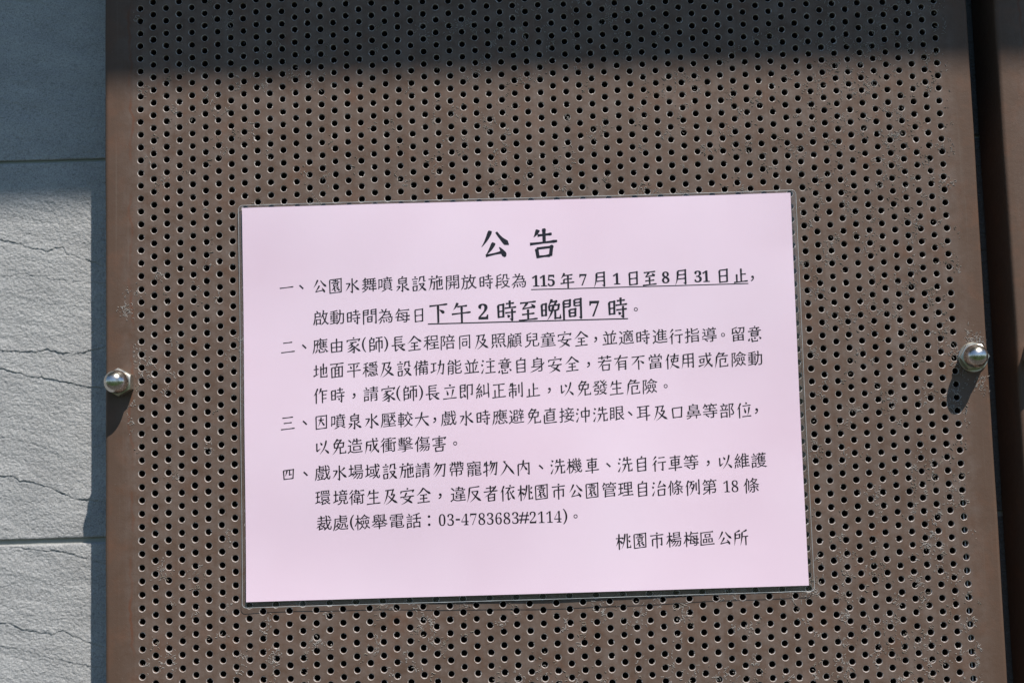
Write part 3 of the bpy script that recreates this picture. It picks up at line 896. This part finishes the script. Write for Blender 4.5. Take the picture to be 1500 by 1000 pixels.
# hand-drawn characters: h level stroke, s upright, p sweep left, n press right, d dot, t flick up, z bend, k bend with hook
BRUSH = {
'公':"p38 92 10 45/n56 86 94 42/p48 54 22 18/h22 16 74 22/d64 38 82 6",
'告':"p34 92 20 70/h32 74 76 74/s52 94 52 50/h8 50 92 50/s28 34 32 4/z28 34 74 34 70 6/h32 8 70 8",
'下':"h8 84 92 84/s48 84 48 2/d54 62 76 44",
'午':"p34 94 14 64/h32 76 78 76/h6 44 94 44/s52 76 52 0",
'時':"s12 80 13 20/z12 80 36 80 35 20/h14 50 35 50/h14 24 35 24/h48 82 86 82/s66 96 66 62/h42 62 96 62/h44 40 94 40/k76 56 76 4 64 12/d54 30 63 17",
'至':"h14 86 88 86/p48 86 24 60/h24 58 74 62/d66 76 82 56/h22 32 80 32/s50 54 50 8/h6 6 94 6",
'晚':"s8 78 9 22/z8 78 28 78 27 22/h10 50 27 50/h10 26 27 26/p56 97 38 68/z54 85 76 85 68 70/s42 68 44 44/z42 68 88 68 84 44/h44 45 84 45/p62 66 54 26 32 2/k70 42 70 8 93 6 94 24",
'間':"s10 92 10 2/z10 92 40 92 39 62/h11 77 39 77/h11 63 39 63/s60 92 60 62/k60 92 90 92 90 4 80 10/h61 77 89 77/h61 63 89 63/s36 48 37 14/z36 48 64 48 63 14/h37 32 63 32/h37 16 63 16",
'年':"p32 96 10 64/h28 80 84 80/h28 56 80 56/s28 56 28 32/h6 32 94 32/s54 80 54 -2",
'月':"p28 90 28 34 10 2/k28 90 76 90 76 4 62 12/h30 64 75 64/h29 38 75 38",
'日':"s26 86 27 6/z26 86 74 86 73 6/h27 48 73 48/h27 10 73 10",
'止':"s52 92 52 8/h52 54 82 54/s24 58 24 8/h6 8 94 8",
'一':"h6 48 94 48",'二':"h20 76 78 76/h6 16 94 16",'三':"h16 84 84 84/h24 50 76 50/h6 12 94 12",
'四':"s14 76 18 14/z14 76 86 76 82 14/p40 74 26 36/z58 74 58 44 74 44/h18 17 82 17",
'水':"k50 95 50 4 36 14/z10 64 36 64/p36 64 8 18/p84 78 58 58/n54 60 96 14",
'泉':"p52 99 42 86/s26 84 27 52/z26 84 74 84 73 52/h27 68 73 68/h27 54 73 54/k50 50 50 2 38 10/z12 36 34 36/p34 36 8 6/p80 46 60 32/n56 34 94 4",
'由':"s16 68 18 6/z16 68 84 68 82 6/s50 94 50 10/h18 38 82 38/h18 9 82 9",
'全':"p50 97 6 52/n50 95 96 54/h28 52 72 52/h26 30 74 30/s50 52 50 6/h10 6 90 6",
'同':"s14 90 14 2/k14 90 86 90 86 4 74 12/h32 68 68 68/s34 50 36 22/z34 50 66 50 64 22/h36 24 64 24",
'及':"p36 88 30 40 8 4/z18 88 70 88 58 58 78 58/p78 58 62 20 22 0/n38 54 96 2",
'不':"h8 84 92 84/p54 84 6 34/s52 62 52 0/d62 56 86 36",
'自':"p54 98 44 84/s24 82 25 2/z24 82 76 82 75 2/h25 56 75 56/h25 31 75 31/h25 6 75 6",
'有':"h6 78 94 78/p48 98 8 36/s34 56 34 0/k34 56 78 56 78 4 66 10/h34 38 78 38/h34 21 78 21",
'行':"p32 96 12 74/p34 70 6 40/s24 54 24 0/h48 84 88 84/h42 54 96 54/k74 54 74 4 60 12",
'車':"h16 86 84 86/s26 70 27 34/z26 70 74 70 73 34/h27 52 73 52/h27 36 73 36/h6 18 94 18/s50 98 50 -2",
'生':"p28 90 10 54/h24 72 84 72/h22 42 80 42/s52 96 52 6/h6 6 94 6",
'安':"d48 99 54 89/p12 82 8 64/z12 80 90 80 84 68/h6 44 94 44/p46 70 24 34/d26 36 82 0/p72 44 56 12 12 -2",
'大':"h6 62 94 62/p50 96 46 40 6 2/n50 60 96 2",
'以':"s18 76 18 24/t18 24 42 40/d40 78 52 60/p78 88 74 40 36 4/d68 32 94 4",
'立':"d46 98 56 86/h16 76 84 76/d30 60 38 28/p72 64 58 12/h6 8 94 8",
'平':"h12 88 88 88/d26 76 34 58/p74 78 62 58/h6 44 94 44/s50 88 50 0",
'正':"h12 88 88 88/s50 88 50 8/h50 50 80 50/s24 56 24 8/h6 7 94 7",
'口':"s20 76 24 12/z20 76 80 76 76 12/h24 16 76 16",
'因':"s12 90 13 2/z12 90 88 90 87 2/h30 64 70 64/p50 82 28 22/n50 60 74 24/h13 6 87 6",
'用':"p20 90 20 40 8 2/k20 90 82 90 82 4 70 12/h21 62 82 62/h20 36 82 36/s50 90 50 6",
'使':"p28 96 6 54/s20 72 20 0/h36 80 94 80/s44 64 46 42/z44 64 86 64 84 42/h46 44 84 44/p66 98 62 34 34 2/n46 34 96 0",
'作':"p32 96 6 50/s22 70 22 0/p54 96 38 60/h50 76 94 76/s62 76 62 0/h62 52 88 52/h62 28 88 28",
'市':"d46 98 54 88/h8 80 92 80/s22 58 22 14/k22 58 80 58 80 16 68 22/s50 80 50 -2",
'家':"d48 99 54 90/p12 84 8 68/z12 82 90 82 84 70/h28 66 72 66/p50 66 16 44/k36 54 56 34 54 0 40 6/p46 44 12 26/p52 28 10 6/p84 52 62 36/n56 40 96 4",
'長':"s28 94 28 40/h28 92 78 92/h28 75 74 75/h28 58 74 58/h6 40 94 40/s30 40 30 4/t30 4 52 16/p80 34 58 22/n46 38 94 0",
'耳':"h10 90 90 90/s28 90 28 26/s70 90 70 -2/h28 68 70 68/h28 48 70 48/h6 24 94 30",
'入':"p50 72 40 34 6 4/n28 93 52 66 97 2/h28 92 42 90",
'內':"s16 72 16 0/k16 72 84 72 84 4 72 12/p50 96 48 50 26 28/n50 66 74 30",
'勿':"p34 96 12 60/k28 80 86 80 78 6 62 12/p46 78 10 22/p64 78 22 8",
'物':"p20 88 8 64/h16 70 42 70/s28 96 28 0/t6 28 44 42/p58 96 44 62/k54 80 94 80 86 6 72 12/p66 78 44 30/p80 78 50 10",
'依':"p28 96 6 54/s20 72 20 0/d64 98 70 88/h38 80 96 80/p66 80 34 40/s54 54 54 6/t54 4 72 18/p90 60 74 44/n66 58 96 4",
'位':"p30 96 6 54/s21 72 21 0/d62 98 68 86/h42 76 94 76/d52 62 60 28/p84 66 72 12/h38 8 96 8",
'反':"p22 90 20 36 6 2/h22 90 86 92/h34 64 76 64/p76 64 60 20 24 0/n38 60 96 0",
'者':"h20 84 72 84/s48 98 48 62/h6 62 94 62/p84 92 56 50 12 30/s34 42 35 0/z34 42 74 42 73 0/h35 22 73 22/h35 3 73 3",
'所':"p44 96 14 86/p14 84 14 40 6 4/z16 70 42 70 41 46/h16 48 41 48/p88 94 56 82/p58 82 56 30 44 0/h58 54 96 54/s80 54 80 -2",
'例':"p24 96 4 54/s16 70 16 0/h28 86 62 86/p44 84 26 44/h42 68 60 68/p60 68 50 20 30 4/d40 50 50 40/s72 78 72 26/k90 96 90 4 78 12",
'功':"h8 78 44 78/s26 78 26 28/t6 22 46 36/k52 66 90 66 84 6 68 12/p70 96 66 30 44 2",
'地':"h6 62 38 62/s22 90 22 26/t4 18 40 32/k46 56 88 66 86 32 76 34/s68 96 68 22/k52 78 52 10 90 8 92 26",
'面':"h6 92 94 92/p52 90 42 74/s16 70 17 4/z16 70 84 70 83 4/s38 70 38 10/s62 70 62 10/h39 50 61 50/h39 30 61 30/h17 8 83 8",
'直':"h14 86 86 86/s50 98 50 74/s28 72 28 18/z28 72 74 72 73 18/h29 54 73 54/h29 36 73 36/h29 19 73 19/s12 58 12 4/h12 4 92 4",
'害':"d48 99 54 91/p12 86 8 72/z12 84 90 84 84 74/h26 70 74 70/h28 56 72 56/h8 42 92 42/s50 82 50 30/s26 28 28 0/z26 28 74 28 72 0/h28 3 72 3",
'意':"d48 99 54 92/h18 86 82 86/d34 80 38 72/p66 82 58 70/h8 68 92 68/s28 58 29 34/z28 58 72 58 71 34/h29 47 71 47/h29 36 71 36/d16 24 10 6/k30 24 34 2 66 2 68 14/d46 28 54 16/d78 26 90 12",
'免':"p42 98 14 68/z38 88 64 88 52 72/s20 70 22 42/z20 70 80 70 77 42/h22 43 77 43/p48 70 40 26 8 2/k58 40 58 6 92 6 94 22",
'若':"h8 84 92 84/s32 96 32 72/s68 96 68 72/h6 60 94 60/p48 72 6 20/s34 36 36 0/z34 36 78 36 76 0/h36 3 76 3",
'或':"h8 76 92 76/s16 58 18 34/z16 58 42 58 40 34/h18 36 40 36/t6 14 48 24/k56 96 64 40 92 4 94 22/p84 58 68 28 38 2/d74 94 84 84",
'成':"h16 76 92 76/p18 76 18 30 6 2/k20 54 44 54 40 20 32 24/k56 96 64 40 92 4 94 22/p84 60 68 28 40 4/d74 94 84 86",
'危':"p38 98 14 72/z34 88 66 88 54 74/h16 72 92 72/p18 72 18 34 6 0/k40 54 76 54 74 32 64 32/k40 54 40 6 88 6 90 22",
'即':"s14 92 14 12/z14 92 44 92 43 50/h15 72 43 72/h15 52 43 52/t14 12 40 22/d32 36 46 12/k58 88 90 88 88 26 76 30/s58 88 58 -2",
'制':"p22 96 8 72/h16 80 52 80/h4 58 58 58/s30 98 30 0/s10 42 10 12/k10 42 50 42 50 16 42 20/s70 84 70 28/k90 96 90 4 78 12",
'注':"d12 92 22 80/d6 66 16 54/t8 6 24 38/d60 98 68 88/h38 78 94 78/h42 44 90 44/s66 78 66 6/h32 6 98 6",
'沖':"d12 92 22 80/d6 66 16 54/t8 6 24 38/s40 70 42 34/z40 70 90 70 88 34/h42 36 88 36/s66 96 66 -2",
'洗':"d12 92 22 80/d6 66 16 54/t8 6 24 38/p48 92 36 66/h46 76 92 76/s66 96 66 50/h34 50 98 50/p54 50 50 20 28 0/k74 50 74 6 94 6 96 22",
'治':"d12 92 22 80/d6 66 16 54/t8 6 24 38/p62 96 42 60/h42 58 86 62/d76 76 92 54/s44 40 46 2/z44 40 86 40 84 2/h46 5 84 5",
'師':"p26 98 20 86/s14 84 14 4/z14 84 40 84 39 60/h15 61 39 61/z14 42 42 42 41 14/h15 16 41 16/h52 90 96 90/s54 66 54 16/k54 66 92 66 92 22 82 26/s73 90 73 -4",
'桃':"h4 70 42 70/s24 98 24 -2/p24 68 4 24/d28 54 40 40/p62 94 58 30 38 2/d42 74 50 62/t38 34 54 46/k76 94 76 6 96 6 97 22/p94 78 82 64/d82 52 94 38",
'園':"s8 94 9 0/z8 94 92 94 91 0/h30 84 70 84/s50 92 50 72/h20 72 80 72/s36 62 37 46/z36 62 66 62 65 46/h37 47 65 47/p46 44 20 20/s44 34 44 12/t44 12 56 20/p72 40 60 30/n56 38 82 14/h9 3 91 3",
'設':"d22 98 30 88/h6 80 44 80/h12 64 38 64/h12 50 38 50/s12 34 14 4/z12 34 38 34 36 4/h14 6 36 6/p58 92 58 70 46 56/k58 90 82 90 82 62 96 62/h50 46 84 46/p84 46 70 16 44 0/n56 44 98 -2",
'施':"d24 98 32 88/h6 78 48 78/p26 76 22 30 6 4/k26 56 44 56 40 10 30 14/p62 98 50 70/h58 84 94 84/k52 56 92 64 90 34 80 34/s76 76 76 24/k60 66 60 8 94 8 96 24",
}
def brush(ch, W):
    """character as list of stroke outlines in a 0..1 box centred on 0; W = stroke width (box units)"""
    out = []
    def ribbon(pts, prof, w):
        pts = np.array(pts, float)
        seg = np.hypot(*np.diff(pts, axis=0).T); t = np.concatenate([[0], np.cumsum(seg)]) / seg.sum()
        tg = np.gradient(pts, axis=0); tg /= np.hypot(tg[:, 0], tg[:, 1])[:, None] + 1e-9
        nr = np.stack([-tg[:, 1], tg[:, 0]], 1)
        hw = np.interp(t, [p[0] for p in prof], [p[1] for p in prof]) * w / 2
        q = np.concatenate([pts + nr * hw[:, None], (pts - nr * hw[:, None])[::-1]])
        if area(q) < 0: q = q[::-1]
        out.append(q)
    def disk(c, r_):
        a = np.arange(8) / 8 * 2 * np.pi
        out.append(np.stack([c[0] + r_ * np.cos(a), c[1] + r_ * np.sin(a)], 1))
    def curve(P_, n=11):
        t = np.linspace(0, 1, n)[:, None]
        a, b, c = P_
        return (1 - t) ** 2 * a + 2 * t * (1 - t) * b + t * t * c
    for st in BRUSH[ch].split('/'):
        k = st[0]; v = np.array([float(x) for x in st[1:].split()]).reshape(-1, 2)
        L = np.hypot(*(v[-1] - v[0]))
        if k == 'h':
            ribbon(v[0] + (v[1] - v[0]) * np.linspace(0, 1, 9)[:, None], [(0, 0.95), (0.1, 0.80), (0.5, 0.62), (0.84, 0.80), (0.93, 1.25), (1, 0.70)], W * 0.88)
        elif k == 's':
            ribbon(v[0] + (v[1] - v[0]) * np.linspace(0, 1, 9)[:, None], [(0, 0.75), (0.08, 1.25), (0.2, 0.95), (0.7, 0.92), (1, 0.85)], W)
        elif k == 'p':
            if len(v) == 2:
                m_ = (v[0] + v[1]) / 2 + np.array([0.05, -0.10]) * L * np.array([1, 1])
                v = np.array([v[0], m_, v[1]])
            ribbon(curve(v), [(0, 0.9), (0.12, 1.25), (0.5, 0.88), (1, 0.12)], W)
        elif k == 'n':
            if len(v) == 2:
                v = np.array([v[0], (v[0] + v[1]) / 2 + np.array([-0.06, -0.08]) * L, v[1]])
            ribbon(curve(v), [(0, 0.60), (0.45, 0.85), (0.80, 1.50), (1, 0.15)], W)
        elif k == 'd':
            v = np.array([v[0], (v[0] + v[1]) / 2 + np.array([0.06, 0.04]) * L, v[1]])
            ribbon(curve(v, 7), [(0, 0.25), (0.65, 1.35), (0.9, 1.2), (1, 0.5)], W)
        elif k == 't':
            ribbon(v[0] + (v[1] - v[0]) * np.linspace(0, 1, 5)[:, None], [(0, 1.1), (0.4, 0.8), (1, 0.12)], W)
        else:
            n = len(v) - 1
            for i in range(n):
                last = i == n - 1
                dd = v[i + 1] - v[i]
                level = abs(dd[0]) > abs(dd[1]) * 2
                wi = 0.68 if level else 0.95
                prof = [(0, wi), (1, wi)]
                if last and k == 'k': prof = [(0, 1.05), (1, 0.12)]
                ribbon(v[i] + dd * np.linspace(0, 1, 4)[:, None], prof, W)
                if not last: disk(v[i + 1], W * (0.60 if not (k == 'k' and i == n - 2) else 0.50))
    res = []
    for q in out:
        q = q / 100.0 - np.array([0.5, 0.48])
        res.append(np.stack([q[:, 0], q[:, 1] + 0.095 * q[:, 0]], 1))
    return res

def fill(polys):
    """triangles inside the outlines (non-zero winding), robust where strokes overlap"""
    vs = []; es = []
    for q in polys:
        k = len(vs); n = len(q)
        vs += [Vector((float(a), float(b))) for a, b in q]
        es += [(k + i, k + (i + 1) % n) for i in range(n)]
    ov, oe, of = delaunay_2d_cdt(vs, es, [], 0, 1e-5)[:3]
    V = np.array([(v.x, v.y) for v in ov]); T = np.array([f for f in of if len(f) == 3])
    c = V[T].mean(1)
    wn_ = np.zeros(len(c))
    for q in polys:
        p = q; p2_ = np.roll(q, -1, 0)
        up = (p[None, :, 1] <= c[:, 1, None]) & (p2_[None, :, 1] > c[:, 1, None])
        dn_ = (p[None, :, 1] > c[:, 1, None]) & (p2_[None, :, 1] <= c[:, 1, None])
        cr = (p2_[None, :, 0] - p[None, :, 0]) * (c[:, 1, None] - p[None, :, 1]) - (c[:, 0, None] - p[None, :, 0]) * (p2_[None, :, 1] - p[None, :, 1])
        wn_ += (up & (cr > 0)).sum(1) - (dn_ & (cr < 0)).sum(1)
    T = T[np.abs(wn_) > 0.5]
    a_, b_, c_ = V[T[:, 0]], V[T[:, 1]], V[T[:, 2]]
    flip = ((b_ - a_)[:, 0] * (c_ - a_)[:, 1] - (b_ - a_)[:, 1] * (c_ - a_)[:, 0]) < 0
    T[flip] = T[flip][:, ::-1]
    used, inv = np.unique(T.ravel(), return_inverse=True)
    return V[used], inv.reshape(-1, 3)

def text_object(name, glyphs):
    """glyphs: list of (vertices, triangles) in paper mm"""
    V = []; T = []; k = 0
    for v, t_ in glyphs:
        V.append(v); T.append(t_ + k); k += len(v)
    V = np.concatenate(V); T = np.concatenate(T)
    return mesh_np(name, PW(notice_pts(V[:, 0], V[:, 1], 0.15)), [T], mat_ink, nroot)

STY = {'body': (8.75, -0.001, 0.008, 0.006), 'bold': (8.9, 0.014, 0.022, 0.004), 'large': (12.3, 0.006, 0.015, 0.006), 'title': (18.0, 0.008, 0.020, 0.012)}
_gm = {}
def glyph_mesh(ch, style):
    if (ch, style) in _gm: return _gm[ch, style]
    S, wh, wv, bone = STY[style]
    if ch in "0123456789#-()":
        bold = style != 'body'
        em = {'body': 9.05, 'bold': 9.0, 'large': 12.2}[style]
        if ch.isdigit(): g = chr(0x1D7CE + int(ch)); sx = 0.86 if not bold else 0.9; dd = -0.017 if not bold else 0.006; dh = -0.004 if not bold else 0.006
        else: g = ch; sx = 1.0; dd = 0.004; dh = 0.004
        polys = [q * np.array([em * sx, em * 0.95]) + np.array([0, 0.1]) for q in reshape(g, dh, dd, 0.0, kai=False)]
    elif ch in BRUSH:
        sz, W = {'body': (8.35, 9.5), 'bold': (8.5, 12.0), 'large': (11.6, 10.8), 'title': (17.6, 11.4)}[style]
        polys = [q * sz * np.array([0.88 if ch in '園因同四' else 1.0, 0.94 if ch in '園因同四' else 1.0]) for q in brush(ch, W)]
    else:
        kai = ch not in "，。、："
        s_ = S * (0.78 if ch == '。' else 1.0)
        polys = [q * s_ + np.array([0, 0.25 if kai else 0]) for q in reshape(ch, wh if kai else 0.004, wv if kai else 0.004, bone if kai else 0, kai=kai)]
    _gm[ch, style] = fill(polys)
    return _gm[ch, style]
def put(ch, x, y, style):
    v, t_ = glyph_mesh(ch, style)
    return [(v + np.array([x, y]), t_)]

LINES = [
 ('title', '公告', [136.0, 162.5], -23.72, 'title'),
 ('text_line', '一、公園水舞噴泉設施開放時段為', [23.4, 31.4, 41.3, 49.8, 58.8, 67.9, 76.7, 85.9, 94.7, 103.6, 112.8, 121.4, 130.8, 139.7, 148.5], -43.89, 'body'),
 ('text_line', '115年7月1日至8月31日止', [157.6, 161.8, 166.0, 174.7, 183.2, 192.4, 201.3, 210.3, 219.1, 227.8, 236.3, 245.3, 249.6, 258.9, 268.3], -44.18, 'bold'),
 ('text_line', '啟動時間為每日', [41.5, 50.3, 59.1, 67.9, 76.3, 85.5, 94.3], -61.01, 'body'),
 ('text_line', '下午2時至晚間7時', [104.9, 117.1, 128.9, 141.4, 153.0, 165.3, 176.9, 188.8, 201.2], -59.97, 'large'),
 ('text_line', '二、應由家(師)長全程陪同及照顧兒童安全，並適時進行指導。留意', [23.7, 32.4, 40.9, 49.8, 58.8, 64.5, 70.7, 76.4, 83.0, 91.6, 100.6, 109.4, 118.5, 127.4, 136.6, 145.2, 154.6, 163.2, 172.2, 181.2, 188.9, 196.4, 205.4, 214.3, 223.5, 232.1, 240.8, 250.1, 257.5, 265.6, 274.5], -75.99, 'body'),
 ('text_line', '地面平穩及設備功能並注意自身安全，若有不當使用或危險動', [41.0, 49.8, 58.9, 67.7, 76.5, 85.7, 94.8, 103.6, 112.7, 121.8, 130.7, 139.7, 148.3, 157.3, 166.6, 175.8, 184.6, 193.4, 202.2, 211.4, 220.6, 229.7, 238.2, 247.4, 256.2, 265.4, 274.2], -89.41, 'body'),
 ('text_line', '作時，請家(師)長立即糾正制止，以免發生危險。', [40.8, 49.9, 58.7, 67.7, 77.0, 82.4, 88.5, 94.5, 100.7, 109.9, 118.6, 127.4, 136.2, 145.2, 154.5, 163.1, 172.3, 181.6, 190.4, 199.2, 208.3, 217.1, 225.6], -102.62, 'body'),
 ('text_line', '三、因噴泉水壓較大，戲水時應避免直接沖洗眼、耳及口鼻等部位，', [23.1, 32.2, 41.0, 50.1, 58.8, 67.9, 76.7, 85.8, 94.7, 101.5, 109.0, 118.3, 127.3, 136.2, 145.1, 154.3, 163.2, 172.0, 180.7, 189.9, 199.0, 206.0, 213.1, 222.1, 231.2, 240.0, 248.8, 257.9, 267.0, 273.7], -116.75, 'body'),
 ('text_line', '以免造成衝擊傷害。', [41.1, 50.2, 58.8, 67.7, 76.6, 85.5, 94.6, 103.6, 112.1], -129.97, 'body'),
 ('text_line', '四、戲水場域設施請勿帶寵物入內、洗機車、洗自行車等，以維護', [23.1, 32.2, 41.3, 50.2, 58.9, 67.8, 76.9, 85.8, 94.5, 103.4, 112.5, 121.8, 130.3, 139.3, 148.1, 157.4, 166.2, 175.2, 184.6, 193.3, 202.1, 211.0, 220.3, 229.0, 237.4, 246.6, 255.5, 264.6, 273.6], -143.77, 'body'),
 ('text_line', '環境衛生及安全，違反者依桃園市公園管理自治條例第18條', [41.1, 50.5, 59.2, 68.1, 77.0, 86.0, 94.7, 103.4, 112.9, 121.4, 130.3, 139.2, 148.5, 157.2, 166.3, 175.4, 184.1, 193.2, 201.9, 211.0, 219.8, 228.5, 237.8, 246.7, 255.9, 260.3, 269.0], -156.98, 'body'),
 ('text_line', '裁處(檢舉電話：03-4783683#2114)。', [41.6, 50.3, 56.4, 62.0, 70.9, 80.2, 89.1, 97.3] + [104.2, 108.7, 112.5, 116.3, 120.8, 125.2, 129.7, 134.1, 138.5, 143.0, 147.6, 152.3, 156.7, 161.1, 165.5, 169.4, 174.9], -170.25, 'body'),
 ('text_line', '桃園市楊梅區公所', [199.7, 208.6, 217.6, 226.6, 235.8, 244.3, 253.6, 262.3], -184.11, 'body'),
]
for name, s, xs, y, style in LINES:
    assert len(s) == len(xs), s
    gl = []
    for ch, x in zip(s, xs):
        dy = -0.6 if ch == '，' else 0.0
        gl += put(ch, x, y + dy, style)
    if s.startswith('115'):
        gl += put('，', 274.5, -46.0, 'body')
    if s.startswith('下午'):
        gl += put('。', 211.1, -60.9, 'body')
    text_object(name, gl)

def underline(x0, x1, y, t):
    xs = np.linspace(x0, x1, 40)
    V = []; 
    for x in xs: V += [(x, y - t / 2), (x, y + t / 2)]
    V = np.array(V)
    F = [(2 * k, 2 * k + 2, 2 * k + 3, 2 * k + 1) for k in range(39)]
    mesh_np("underline", PW(notice_pts(V[:, 0], V[:, 1], 0.155)), [np.array(F)], mat_ink, nroot)
underline(155.0, 272.2, -48.7, 0.50)
underline(99.0, 206.7, -65.8, 0.62)
